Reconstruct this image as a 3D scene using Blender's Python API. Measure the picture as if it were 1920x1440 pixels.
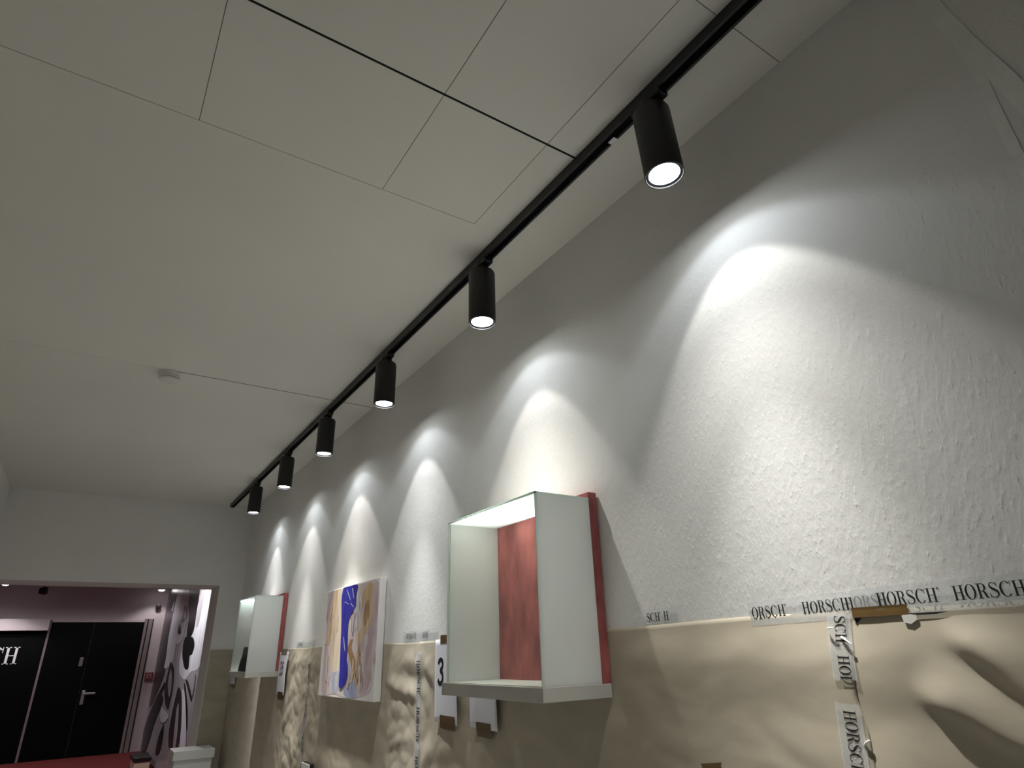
import bpy, bmesh, math, random
import numpy as np
from mathutils import Matrix, Vector

for o in list(bpy.data.objects):
    bpy.data.objects.remove(o, do_unlink=True)
SC = bpy.context.scene
COL = SC.collection
random.seed(7)

# ------------------------------------------------------------------ camera
YAW, PIT, ROLL, FPX = 0.587814782, 0.407607989, -0.0290419796, 1156.74
CZ = 1.45                                     # camera height above the floor (z = 0)
_f = np.array([math.sin(YAW)*math.cos(PIT), math.cos(YAW)*math.cos(PIT), math.sin(PIT)])
_r = np.array([math.cos(YAW), -math.sin(YAW), 0.0])
_u = np.cross(_r, _f)
_r2 = _r*math.cos(ROLL)+_u*math.sin(ROLL)
_u2 = -_r*math.sin(ROLL)+_u*math.cos(ROLL)
cam = bpy.data.cameras.new('camera')
cam.sensor_fit = 'HORIZONTAL'
cam.sensor_width = 36.0
cam.lens = FPX/1920*36.0
cam.clip_start = 0.02
camo = bpy.data.objects.new('camera', cam)
COL.objects.link(camo)
camo.matrix_world = Matrix(((_r2[0], _u2[0], -_f[0], 0), (_r2[1], _u2[1], -_f[1], 0),
                            (_r2[2], _u2[2], -_f[2], CZ), (0, 0, 0, 1)))
SC.camera = camo

def ray(px, py):
    a, b = (px-960)/FPX, -(py-720)/FPX
    return _r2*a+_u2*b+_f
def onx(px, py, X):                            # point where the pixel's ray meets a plane of constant x
    d = ray(px, py); p = d*X/d[0]; return (p[0], p[1], p[2]+CZ)
def ony(px, py, Y):
    d = ray(px, py); p = d*Y/d[1]; return (p[0], p[1], p[2]+CZ)
def onz(px, py, Z):
    d = ray(px, py); p = d*(Z-CZ)/d[2]; return (p[0], p[1], Z)

# ------------------------------------------------------------------ world, exposure
w = bpy.data.worlds.new('world'); SC.world = w; w.use_nodes = True
bg = w.node_tree.nodes['Background']
bg.inputs[0].default_value = (1.0, 0.97, 0.9, 1); bg.inputs[1].default_value = 0.02
vs = SC.view_settings
vs.view_transform = 'Standard'; vs.look = 'None'; vs.gamma = 1.0; vs.use_curve_mapping = False
vs.exposure = 0.38

# ------------------------------------------------------------------ materials
def lin(c):
    return tuple(((v/255)/12.92 if v/255 <= 0.04045 else ((v/255+0.055)/1.055)**2.4) for v in c)

def mat(name, rgb, rough=0.6, var=0.06, vscale=6.0, metal=0.0, bump=0.0, bscale=80.0, bdist=0.001,
        stretch=None, spec=0.5, rgb2=None, detail=4.0, coat=0.0):
    m = bpy.data.materials.new(name); m.use_nodes = True
    nt = m.node_tree; b = nt.nodes['Principled BSDF']
    tc = nt.nodes.new('ShaderNodeTexCoord')
    src = tc.outputs['Object']
    if stretch:
        mp = nt.nodes.new('ShaderNodeMapping'); mp.inputs['Scale'].default_value = stretch
        nt.links.new(src, mp.inputs[0]); src = mp.outputs[0]
    n = nt.nodes.new('ShaderNodeTexNoise'); n.inputs['Scale'].default_value = vscale
    n.inputs['Detail'].default_value = detail
    nt.links.new(src, n.inputs['Vector'])
    r = nt.nodes.new('ShaderNodeValToRGB')
    c = lin(rgb)
    c2 = lin(rgb2) if rgb2 else tuple(min(1, v*(1+var)) for v in c)
    c1 = c if rgb2 else tuple(v*(1-var) for v in c)
    r.color_ramp.elements[0].position = 0.3; r.color_ramp.elements[1].position = 0.7
    r.color_ramp.elements[0].color = (*c1, 1); r.color_ramp.elements[1].color = (*c2, 1)
    nt.links.new(n.outputs['Fac'], r.inputs[0]); nt.links.new(r.outputs[0], b.inputs['Base Color'])
    b.inputs['Roughness'].default_value = rough; b.inputs['Metallic'].default_value = metal
    b.inputs['Specular IOR Level'].default_value = spec
    if coat: b.inputs['Coat Weight'].default_value = coat
    if bump:
        n2 = nt.nodes.new('ShaderNodeTexNoise'); n2.inputs['Scale'].default_value = bscale
        n2.inputs['Detail'].default_value = 5.0
        nt.links.new(src, n2.inputs['Vector'])
        bp = nt.nodes.new('ShaderNodeBump'); bp.inputs['Strength'].default_value = bump
        bp.inputs['Distance'].default_value = bdist
        nt.links.new(n2.outputs['Fac'], bp.inputs['Height']); nt.links.new(bp.outputs[0], b.inputs['Normal'])
    return m

def emit(name, rgb, strength):
    m = bpy.data.materials.new(name); m.use_nodes = True
    nt = m.node_tree; b = nt.nodes['Principled BSDF']
    b.inputs['Base Color'].default_value = (0.8, 0.8, 0.8, 1)
    b.inputs['Emission Color'].default_value = (*rgb, 1); b.inputs['Emission Strength'].default_value = strength
    return m

def clear(name, rgb, solid, rough=0.15, gloss=0.08):
    """see-through film or pane: transparent, a little of its own colour, a little gloss"""
    m = bpy.data.materials.new(name); m.use_nodes = True
    nt = m.node_tree; nt.nodes.remove(nt.nodes['Principled BSDF'])
    out = nt.nodes['Material Output']
    t = nt.nodes.new('ShaderNodeBsdfTransparent'); t.inputs[0].default_value = (0.97, 0.99, 0.98, 1)
    d = nt.nodes.new('ShaderNodeBsdfDiffuse'); d.inputs[0].default_value = (*rgb, 1)
    g = nt.nodes.new('ShaderNodeBsdfGlossy'); g.inputs['Roughness'].default_value = rough
    n = nt.nodes.new('ShaderNodeTexNoise'); n.inputs['Scale'].default_value = 25
    mr = nt.nodes.new('ShaderNodeMapRange')
    mr.inputs['To Min'].default_value = solid*0.8; mr.inputs['To Max'].default_value = solid*1.2
    nt.links.new(n.outputs['Fac'], mr.inputs[0])
    m1 = nt.nodes.new('ShaderNodeMixShader'); m2 = nt.nodes.new('ShaderNodeMixShader')
    nt.links.new(mr.outputs[0], m1.inputs[0]); nt.links.new(t.outputs[0], m1.inputs[1]); nt.links.new(d.outputs[0], m1.inputs[2])
    m2.inputs[0].default_value = gloss
    nt.links.new(m1.outputs[0], m2.inputs[1]); nt.links.new(g.outputs[0], m2.inputs[2])
    nt.links.new(m2.outputs[0], out.inputs[0])
    return m

def frosted(name, rgb, trans, through=0.0):
    m = bpy.data.materials.new(name); m.use_nodes = True
    nt = m.node_tree; nt.nodes.remove(nt.nodes['Principled BSDF'])
    out = nt.nodes['Material Output']
    n = nt.nodes.new('ShaderNodeTexNoise'); n.inputs['Scale'].default_value = 3
    r = nt.nodes.new('ShaderNodeValToRGB')
    r.color_ramp.elements[0].color = (*[v*0.96 for v in rgb], 1); r.color_ramp.elements[1].color = (*rgb, 1)
    nt.links.new(n.outputs['Fac'], r.inputs[0])
    d = nt.nodes.new('ShaderNodeBsdfDiffuse'); t = nt.nodes.new('ShaderNodeBsdfTranslucent')
    g = nt.nodes.new('ShaderNodeBsdfGlossy'); g.inputs['Roughness'].default_value = 0.25
    nt.links.new(r.outputs[0], d.inputs[0]); nt.links.new(r.outputs[0], t.inputs[0])
    m1 = nt.nodes.new('ShaderNodeMixShader'); m1.inputs[0].default_value = trans
    nt.links.new(d.outputs[0], m1.inputs[1]); nt.links.new(t.outputs[0], m1.inputs[2])
    m2 = nt.nodes.new('ShaderNodeMixShader'); m2.inputs[0].default_value = 0.06
    nt.links.new(m1.outputs[0], m2.inputs[1]); nt.links.new(g.outputs[0], m2.inputs[2])
    m3 = nt.nodes.new('ShaderNodeMixShader'); m3.inputs[0].default_value = through
    tr = nt.nodes.new('ShaderNodeBsdfTransparent'); tr.inputs[0].default_value = (0.93, 0.98, 0.95, 1)
    nt.links.new(m2.outputs[0], m3.inputs[1]); nt.links.new(tr.outputs[0], m3.inputs[2])
    nt.links.new(m3.outputs[0], out.inputs[0])
    return m

def plaster():
    """white rough plaster: fine roller texture with scattered lumps"""
    m = mat('plaster', (232, 231, 226), 0.85, 0.03, 2.0)
    nt = m.node_tree; b = nt.nodes['Principled BSDF']
    tc = nt.nodes['Texture Coordinate']
    a = nt.nodes.new('ShaderNodeTexNoise'); a.inputs['Scale'].default_value = 38; a.inputs['Detail'].default_value = 6
    a.inputs['Roughness'].default_value = 0.55
    mp = nt.nodes.new('ShaderNodeMapping'); mp.inputs['Scale'].default_value = (1, 1.6, 0.8)
    v = nt.nodes.new('ShaderNodeTexNoise'); v.inputs['Scale'].default_value = 85; v.inputs['Detail'].default_value = 2
    pw = nt.nodes.new('ShaderNodeMath'); pw.operation = 'POWER'; pw.inputs[1].default_value = 5
    ad = nt.nodes.new('ShaderNodeMath'); ad.operation = 'MULTIPLY_ADD'; ad.inputs[1].default_value = 1.6
    nt.links.new(tc.outputs['Object'], mp.inputs[0])
    nt.links.new(mp.outputs[0], a.inputs['Vector']); nt.links.new(mp.outputs[0], v.inputs['Vector'])
    nt.links.new(v.outputs['Fac'], pw.inputs[0]); nt.links.new(pw.outputs[0], ad.inputs[0]); nt.links.new(a.outputs['Fac'], ad.inputs[2])
    bp = nt.nodes.new('ShaderNodeBump'); bp.inputs['Strength'].default_value = 0.7; bp.inputs['Distance'].default_value = 0.0016
    nt.links.new(ad.outputs[0], bp.inputs['Height']); nt.links.new(bp.outputs[0], b.inputs['Normal'])
    return m

M = dict(
    plaster=plaster(),
    ceil=mat('ceiling_paint', (228, 226, 217), 0.9, 0.025, 1.5, bump=0.15, bscale=120),
    ceil_back=mat('joint_filler', (120, 114, 100), 0.9, 0.1, 8),
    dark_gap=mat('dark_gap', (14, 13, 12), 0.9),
    floor=mat('corridor_floor', (160, 160, 158), 0.6, 0.08, 3),
    carpet=mat('red_carpet', (96, 16, 16), 0.95, 0.2, 30, bump=0.4, bscale=300),
    lilac=mat('lilac_wall', (186, 174, 178), 0.85, 0.04, 2),
    lobby_ceil=mat('lobby_ceiling', (188, 172, 176), 0.9, 0.03, 2),
    black=mat('black_powder_coat', (20, 20, 21), 0.45, 0.1, 30, bump=0.1, bscale=400, bdist=0.0004),
    black_in=mat('black_slot', (5, 5, 5), 0.7),
    rim=mat('brushed_rim', (70, 70, 72), 0.3, 0.05, 20, metal=0.8),
    lens=emit('spot_lens', (0.93, 0.97, 1.0), 46.0),
    white=mat('white_plastic', (222, 222, 216), 0.45, 0.02, 10),
    grey=mat('grey_slot', (40, 40, 40), 0.7),
    kraft=mat('kraft_paper', (180, 170, 150), 0.75, 0.09, 7, bump=0.12, bscale=60, bdist=0.0006, stretch=(1, 1, 2.5)),
    tape=clear('clear_tape', (0.80, 0.81, 0.82), 0.34, 0.25, 0.14),
    ink=mat('black_ink', (18, 18, 20), 0.5, 0.2, 40),
    brown=mat('brown_parcel_tape', (96, 74, 40), 0.3, 0.12, 20, spec=0.6),
    sheet=mat('white_paper', (226, 226, 232), 0.8, 0.03, 5, bump=0.1, bscale=20, bdist=0.002),
    red=mat('red_glaze', (132, 64, 64), 0.7, 0.1, 20, rgb2=(192, 110, 104), detail=8, stretch=(1, 1, 0.45), bump=0.15, bscale=40),
    frost=frosted('frosted_glass', (0.92, 0.945, 0.925), 0.45),
    frost_top=frosted('frosted_glass_top', (0.93, 0.97, 0.95), 0.62, 0.30),
    glass=clear('clear_pane', (0.7, 0.75, 0.74), 0.02, 0.05, 0.04),
    edge=frosted('glass_edge', (0.88, 0.95, 0.92), 0.6),
    base=mat('grey_white_lacquer', (196, 194, 186), 0.5, 0.03, 12),
    canvas=mat('canvas', (232, 228, 224), 0.85, 0.02, 8, bump=0.3, bscale=260, bdist=0.0006),
    wash=mat('mauve_wash', (205, 188, 190), 0.8, 0.1, 14, rgb2=(230, 224, 222), stretch=(1, 1, 0.3), detail=6),
    blue=mat('blue_paint', (38, 34, 150), 0.5, 0.1, 30, rgb2=(62, 62, 178), stretch=(1, 1, 0.3), bump=0.3, bscale=60),
    ochre=mat('ochre_paint', (196, 164, 118), 0.6, 0.1, 22, rgb2=(228, 206, 174), stretch=(1, 1, 0.25), detail=6, bump=0.3, bscale=60),
    peach=mat('peach_paint', (222, 200, 172), 0.6, 0.1, 22, rgb2=(236, 224, 206), stretch=(1, 1, 0.25), detail=6),
    mauve=mat('mauve_paint', (190, 164, 168), 0.6, 0.1, 22, rgb2=(216, 198, 200), stretch=(1, 1, 0.25), detail=6),
    umber=mat('umber_paint', (150, 112, 78), 0.6, 0.1, 26, rgb2=(190, 156, 120), stretch=(1, 1, 0.4), detail=6, bump=0.3, bscale=70),
    paleblue=mat('pale_blue_paint', (150, 158, 196), 0.6, 0.1, 22, rgb2=(206, 208, 222), stretch=(1, 1, 0.3), detail=6),
    door=mat('black_door', (4, 4, 5), 0.6, 0.1, 5, spec=0.1),
    steel=mat('steel', (170, 170, 170), 0.3, 0.05, 20, metal=0.9),
    frame=mat('grey_frame', (128, 116, 116), 0.5, 0.05, 8),
    signwhite=mat('white_letter', (225, 225, 225), 0.6),
    alarm=mat('alarm_red', (120, 44, 50), 0.5, 0.08, 12),
    mur_white=mat('mural_white', (228, 228, 234), 0.3, 0.06, 3, stretch=(1, 3, 0.4), rgb2=(196, 198, 208)),
    mur_grey=mat('mural_grey', (140, 136, 142), 0.3, 0.1, 4, stretch=(1, 4, 0.4), rgb2=(178, 174, 180), detail=2),
    mur_dark=mat('mural_dark', (12, 12, 16), 0.3, 0.2, 4, stretch=(1, 4, 0.4), rgb2=(32, 31, 36), detail=2),
    mur_plum=mat('mural_plum', (40, 28, 33), 0.3, 0.2, 4, stretch=(1, 4, 0.4), rgb2=(70, 54, 60), detail=2),
    blackobj=mat('black_object', (6, 6, 6), 0.8),
    cream=mat('cream_plinth', (205, 178, 160), 0.6, 0.05, 6),
    lamp=emit('downlight', (1.0, 0.97, 0.95), 12.0),
    tape_streak_white=mat('pale_tape_and_streak', (236, 238, 232), 0.5, 0.05, 30),
)

# ------------------------------------------------------------------ mesh helpers
def link(name, me, m, parent=None):
    o = bpy.data.objects.new(name, me); COL.objects.link(o)
    if m is not None and not me.materials: me.materials.append(M[m] if isinstance(m, str) else m)
    if parent is not None: o.parent = parent
    return o

def empty(name, loc):
    o = bpy.data.objects.new(name, None); COL.objects.link(o); o.location = loc
    o.empty_display_size = 0.05
    return o

def tag(o, label, cat, group=None):
    o['label'] = label; o['category'] = cat
    if group: o['group'] = group
    return o

def struct(o, label=None):
    o['kind'] = 'structure'
    if label: o['label'] = label
    return o

def boxmesh(name, boxes, bevel=0.0, seg=2):
    bm = bmesh.new()
    for (x0, x1, y0, y1, z0, z1) in boxes:
        r = bmesh.ops.create_cube(bm, size=1)
        for v in r['verts']:
            v.co = ((x0+x1)/2+v.co.x*(x1-x0), (y0+y1)/2+v.co.y*(y1-y0), (z0+z1)/2+v.co.z*(z1-z0))
    if bevel:
        bmesh.ops.bevel(bm, geom=bm.edges[:], offset=bevel, segments=seg, affect='EDGES', profile=0.5)
    me = bpy.data.meshes.new(name); bm.to_mesh(me); bm.free()
    return me

def box(name, b, m, parent=None, bevel=0.0, off=(0, 0, 0)):
    b = (b[0]-off[0], b[1]-off[0], b[2]-off[1], b[3]-off[1], b[4]-off[2], b[5]-off[2])
    return link(name, boxmesh(name, [b], bevel), m, parent)

def lathe(name, prof, m, parent=None, n=48, smooth=True, axis='z', loc=(0, 0, 0), ringed=False):
    """revolve (r, h) profile round z"""
    vs_, fs = [], []
    for (r, h) in prof:
        for i in range(n):
            a = 2*math.pi*i/n; vs_.append((r*math.cos(a), r*math.sin(a), h))
    for k in range(len(prof)-1):
        for i in range(n):
            j = (i+1) % n
            fs.append((k*n+i, k*n+j, (k+1)*n+j, (k+1)*n+i))
    if prof[0][0] > 1e-6 and not ringed: fs.append(tuple(reversed(range(n))))
    if prof[-1][0] > 1e-6 and not ringed: fs.append(tuple(range((len(prof)-1)*n, len(prof)*n)))
    R = Matrix.Identity(4)
    if axis == 'x': R = Matrix.Rotation(math.pi/2, 4, 'Y')
    if axis == 'y': R = Matrix.Rotation(math.pi/2, 4, 'X')
    vs_ = [tuple((R @ Vector(v))+Vector(loc)) for v in vs_]
    me = bpy.data.meshes.new(name); me.from_pydata(vs_, [], fs); me.update()
    bm = bmesh.new(); bm.from_mesh(me)
    bmesh.ops.remove_doubles(bm, verts=bm.verts[:], dist=1e-6)
    bmesh.ops.recalc_face_normals(bm, faces=bm.faces[:])
    bm.to_mesh(me); bm.free()
    if smooth:
        for p in me.polygons: p.use_smooth = len(p.vertices) <= 4
        try: me.set_sharp_from_angle(angle=math.radians(35))
        except Exception: pass
    return link(name, me, m, parent)

def gridmesh(name, P):
    """P: (ny, nz, 3) array of points -> quad grid, smooth"""
    ny, nz = P.shape[:2]
    idx = np.arange(ny*nz).reshape(ny, nz)
    q = np.stack([idx[:-1, :-1], idx[:-1, 1:], idx[1:, 1:], idx[1:, :-1]], -1).reshape(-1, 4)
    me = bpy.data.meshes.new(name)
    me.from_pydata(P.reshape(-1, 3).tolist(), [], q.tolist()); me.update()
    me.polygons.foreach_set('use_smooth', [True]*len(me.polygons))
    return me

# ------------------------------------------------------------------ dimensions
X = 1.16                  # right-hand wall
XL = -0.69                # left-hand wall
CE = CZ+1.30              # ceiling
YF = 6.223                # far wall with the opening
YB = -3.2                 # corridor end behind the camera
OPZ = CZ+0.600            # lintel underside
OPX = 0.965               # right jamb of the opening
TH = 0.42                 # far wall thickness
LX, LY, LC = 1.31, 14.1, CZ+1.285   # lobby: right wall, back wall, ceiling

# ------------------------------------------------------------------ structure
struct(box('floor', (XL-0.1, X+0.1, YB, YF+TH, -0.1, 0.0), 'floor'), 'grey corridor floor')
struct(box('wall_right', (X, X+0.12, YB, YF+TH, 0, CE+0.05), 'plaster'), 'white rough plaster wall lit in scallops by the spotlights')
struct(box('wall_left', (XL-0.12, XL, YB, YF+TH, 0, CE+0.05), 'plaster'), 'white plaster wall at the left edge')
struct(box('wall_back', (XL, X, YB-0.12, YB, 0, CE+0.05), 'plaster'), 'white plaster wall at the near corridor end')
far = struct(link('wall_far', boxmesh('wall_far', [
    (XL, OPX, YF, YF+TH, OPZ, CE+0.05), (OPX, X, YF, YF+TH, 0, CE+0.05)]), 'plaster'),
    'white wall over the wide opening into the lobby')

# ceiling of separate boards; filler behind the hairline joints, a dark void behind the open ones
ceil = struct(box('ceiling', (XL-0.1, X+0.1, YB, YF+TH, CE+0.0010, CE+0.10), 'ceil_back'), 'off-white ceiling of painted boards with dark joints')
hair, gap1, gap2 = 0.0010, 0.0034, 0.0034
S1, S2, S3, S4 = 1.036, 1.446, 3.186, 5.236
def prism(name, pts, m, parent):
    n = len(pts)
    vs_ = [(x, y, CE) for x, y in pts]+[(x, y, CE+0.0012) for x, y in pts]
    fs = [tuple(range(n)), tuple(reversed(range(n, 2*n)))]+[(i, i+n, (i+1) % n+n, (i+1) % n) for i in range(n)]
    me = bpy.data.meshes.new(name); me.from_pydata(vs_, [], fs); me.update()
    bm = bmesh.new(); bm.from_mesh(me); bmesh.ops.recalc_face_normals(bm, faces=bm.faces[:]); bm.to_mesh(me); bm.free()
    return link(name, me, m, parent)
cuts = [XL, 0.001, 0.510, 0.832]
for (y0, y1, g0, g1) in ((YB, S1, 0, gap1), (S1, S2, gap1, hair)):
    for a, b in zip(cuts[:-1], cuts[1:]):
        box('ceiling_board', (a+(0 if a == XL else hair), b-hair, y0+g0, y1-g1, CE, CE+0.0012), 'ceil', ceil)
box('ceiling_board', (0.832+hair, X, YB, 0.523-hair, CE, CE+0.0012), 'ceil', ceil)
prism('ceiling_board', [(XL, S2+hair), (0.832+hair, S2+hair), (0.832+hair, 0.523+hair), (X, 0.523+hair), (X, S3-hair), (0.16, S3-hair), (0.16, S3-hair), (XL, S3-hair)][:5]+[(XL, S3-hair)], 'ceil', ceil)
box('ceiling_board', (XL, X, S3+hair, S4-hair, CE, CE+0.0012), 'ceil', ceil)
box('ceiling_board', (XL, X, S4+hair, YF, CE, CE+0.0012), 'ceil', ceil)
box('joint', (XL, 0.832, S1-gap1, S1+gap1, CE+0.0003, CE+0.0012), 'dark_gap', ceil)
box('joint', (0.832, 0.940, S1-gap1, S1+gap1, CE-0.0002, CE+0.0012), 'dark_gap', ceil)
box('joint', (0.13, X, S3-gap2*0.8, S3+gap2*0.8, CE-0.0002, CE+0.0012), 'dark_gap', ceil)

# lobby beyond the opening
struct(box('floor_lobby', (-5, LX+0.1, YF+TH, LY, -0.1, 0.0), 'carpet'), 'red carpet of the lobby floor')
struct(box('wall_lobby_back', (-5, LX, LY, LY+0.12, 0, LC), 'lilac'), 'pale lilac lobby wall with black doors')
struct(box('wall_lobby_right', (LX, LX+0.12, YF+TH, LY+0.12, 0, LC), 'lilac'), 'lilac lobby side wall')
struct(box('wall_lobby_left', (-5.12, -5, YF+TH, LY, 0, LC), 'lilac'), 'lilac lobby side wall out of view')
struct(link('wall_lobby_front', boxmesh('wall_lobby_front', [(-5, XL-0.12, YF+TH-0.1, YF+TH, 0, LC), (X+0.12, LX, YF+TH-0.1, YF+TH, 0, LC)]), 'lilac'), 'lilac lobby wall beside the opening')
struct(box('ceiling_lobby', (-5, LX, YF+TH, LY, LC, LC+0.1), 'lobby_ceil'), 'pale lobby ceiling')

# ------------------------------------------------------------------ track and spotlights
TX = 0.948
TZ = CE-0.032                                    # underside of the track
track = tag(empty('track_rail', (TX, 2.0, CE)), 'long black lighting track fixed to the ceiling along the wall', 'track')
off = (TX, 2.0, CE)
TY0, TY1 = -1.2, onz(437, 948, CE-0.016)[1]
hw = 0.0175
def tbox(nm, b, m, bev=0.0): return box(nm, b, m, track, bev, off)
tbox('rail_side', (TX-hw, TX-hw+0.007, TY0, TY1, TZ, CE), 'black', 0.0008)
tbox('rail_side', (TX+hw-0.007, TX+hw, TY0, TY1, TZ, CE), 'black', 0.0008)
tbox('rail_back', (TX-hw+0.007, TX+hw-0.007, TY0, TY1, CE-0.012, CE), 'black_in')
for s in (-1, 1):
    tbox('conductor', (TX+s*0.0085-0.001, TX+s*0.0085+0.001, TY0, TY1, CE-0.018, CE-0.014), 'rim')
tbox('end_cap', (TX-hw-0.001, TX+hw+0.001, TY1, TY1+0.012, TZ-0.001, CE), 'black', 0.001)
lp = onz(1143, 261, TZ)
tbox('sticker', (TX+0.002, TX+0.016, lp[1]-0.012, lp[1]+0.012, TZ-0.0008, TZ+0.0002), 'sheet')

lens_px = [(1237, 330), (904, 600), (720, 757), (608, 847), (533, 911), (475, 962)]
lens_y = [onx(px, py, TX)[1] for px, py in lens_px]
LZ = CZ+1.030                                    # lens rim height
RAD = 0.0465
ordinal = ['largest and nearest of the black track spotlights, tilted slightly', 'black track spotlight, second from the camera along the rail',
           'black track spotlight, third from the camera along the rail', 'black track spotlight, fourth from the camera along the rail',
           'black track spotlight, second from the far end of the rail', 'smallest and farthest of the black track spotlights, by the rail end']
HT = TZ-LZ                                       # rim to track underside
def spot_meshes():
    t = empty('track_spotlight', (TX, 0, TZ))
    # adapter under the track, swivel neck, housing tube, rim ring, lens
    box('track_adapter', (-0.017, 0.017, -0.050, 0.050, -0.016, 0.006), 'black', t, 0.003)
    lathe('swivel_neck', [(0, 0.0), (0.0225, 0.0), (0.024, -0.006), (0.024, -0.017), (0.019, -0.021), (0.019, -0.036)], 'black', t)
    box('swivel_bracket', (-0.012, 0.012, -0.024, 0.024, -0.040, -0.014), 'black', t, 0.004)
    top = -0.033
    lathe('housing', [(0, top), (RAD-0.010, top), (RAD-0.003, top-0.003), (RAD, top-0.010), (RAD, -HT+0.002), (RAD-0.001, -HT),
                      (RAD-0.002, -HT), (RAD-0.003, -HT+0.0030), (RAD-0.0095, -HT+0.0045), (RAD-0.0100, -HT+0.0110), (RAD-0.0100, -HT+0.024), (0, -HT+0.024)], 'black', t, 64)
    lathe('rim_ring', [(RAD-0.0008, -HT-0.0008), (RAD+0.0004, -HT-0.0002), (RAD+0.0004, -HT+0.0018), (RAD-0.0022, -HT+0.0018), (RAD-0.0022, -HT-0.0004), (RAD-0.0008, -HT-0.0008)], 'rim', t, 64, ringed=True)
    lathe('lens', [(0, -HT+0.0080), (RAD-0.0125, -HT+0.0085), (RAD-0.0102, -HT+0.0105), (RAD-0.0102, -HT+0.018), (0, -HT+0.018)], 'lens', t, 64)
    return t
IN_W, MID_W, CORE_W, HOT_W, OUT_W = 3.5, 25.0, 56.0, 110.0, 1.15
tint = [(1.0, 0.985, 0.95), (1.0, 0.955, 0.90), (0.97, 0.98, 1.0), (1.0, 0.955, 0.90), (1.0, 0.985, 0.95), (0.98, 0.985, 1.0)]
mid_k = [1.10, 0.85, 0.58, 0.55, 0.50, 0.45]
in_k = [1.12, 1.05, 1.25, 1.18, 1.25, 1.35]
half = [35.6, 33.7, 34.1, 35.3, 35.7, 33.0]         # bright cone half angle
lean = [14, 12, 10, 10, 7, 9]                       # beam leaning towards the wall
lean_y = [-2, -2, 0, -5, 0, 1]                      # and along the rail
proto = spot_meshes()
spots = [proto]
for i in range(1, 6):
    c = proto.copy(); COL.objects.link(c)
    for ch in proto.children:
        d = ch.copy(); COL.objects.link(d); d.parent = c
    spots.append(c)
for i, s in enumerate(spots):
    s.location = (TX, lens_y[i], TZ)
    tag(s, ordinal[i], 'spotlight', 'black spotlights on the ceiling track')
    if i == 0: s.rotation_euler = (math.radians(-1.5), math.radians(-2.5), 0)
    for (ang, blend, wt, colr, lx, ly) in ((half[i], 0.22, IN_W*in_k[i], tint[i], lean[i], lean_y[i]),
                                           (46.0, 1.0, MID_W*mid_k[i], tint[i], -12.5 if i == 0 else -10.0, 0.0),
                                           (22.0, 1.0, CORE_W, tint[i], -2.5 if i == 0 else 0.5, 0.0),
                                           (13.0, 1.0, HOT_W, tint[i], -2.5 if i == 0 else 0.0, 0.0),
                                           (56.0, 0.22, OUT_W, (0.82, 0.90, 1.0), 14.0, lean_y[i])):
        ld = bpy.data.lights.new('spot_beam', 'SPOT'); ld.energy = wt; ld.color = colr
        ld.spot_size = math.radians(2*ang); ld.spot_blend = blend; ld.shadow_soft_size = 0.012
        lo = bpy.data.objects.new('spot_beam', ld); COL.objects.link(lo); lo.parent = s
        lo.location = (0, 0, -HT-0.002)
        lo.rotation_euler = Vector((math.tan(math.radians(lx)), math.tan(math.radians(ly)), -1)).to_track_quat('-Z', 'Y').to_euler()

# ------------------------------------------------------------------ smoke detector
sd = onz(319, 700, CE)
det = tag(empty('smoke_detector', (sd[0], sd[1], CE)), 'small round white smoke detector on the ceiling joint', 'smoke detector')
lathe('base_plate', [(0, 0), (0.050, 0), (0.050, -0.010), (0.046, -0.014), (0, -0.014)], 'white', det)
lathe('sensor_head', [(0, -0.014), (0.043, -0.014), (0.047, -0.020), (0.047, -0.028), (0, -0.028)], 'white', det)
lathe('smoke_slot', [(0, -0.028), (0.040, -0.028), (0.040, -0.031), (0, -0.031)], 'grey', det)
lathe('cap', [(0, -0.031), (0.045, -0.031), (0.043, -0.040), (0.032, -0.047), (0, -0.049)], 'white', det)

# ------------------------------------------------------------------ kraft paper on the wall
PT = CZ+0.058                                      # top edge of the paper
rng = np.random.default_rng(11)
_big = np.stack([rng.uniform(-0.8, 6.6, 330), rng.uniform(0.2, 1.6, 330)], 1)
_streak = np.stack([rng.uniform(-0.3, 2.4, 1500), rng.uniform(0.2, 1.6, 1500)], 1)
_fine = np.stack([rng.uniform(1.7, 6.6, 1500), rng.uniform(0.2, 1.6, 1500)], 1)
def _f1(y, z, pts, e):
    out = np.empty(y.size); yf, zf = y.ravel(), z.ravel()
    for s in range(0, y.size, 4000):
        d = (yf[s:s+4000, None]-pts[None, :, 0])**2+(zf[s:s+4000, None]-pts[None, :, 1])**2
        out[s:s+4000] = np.sqrt(d.min(1)+e*e)
    return out.reshape(y.shape)
def sst(a, b, t):
    t = np.clip((t-a)/(b-a), 0, 1); return t*t*(3-2*t)
def fold(y, z, p, q, height, up, down):
    """a rounded fold running from pixel p to pixel q: gentle above, steep below"""
    a = onx(*p, X); b = onx(*q, X)
    ay, az, by, bz = a[1], a[2], b[1], b[2]
    L = math.hypot(by-ay, bz-az); dy, dz = (by-ay)/L, (bz-az)/L
    t = (y-ay)*dy+(z-az)*dz
    n = -(y-ay)*dz+(z-az)*dy
    if dy > 0: pass
    else: n = -n                                   # n > 0 above the fold
    n = n+0.006*np.sin(t*17+1.0)+0.002*np.sin(t*61)
    prof = np.where(n > 0, 1-sst(0, up, n), 1-sst(0, down, -n))
    return height*prof*sst(-0.02, 0.05, t)*(1-sst(L-0.02, L+0.12, t))
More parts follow.
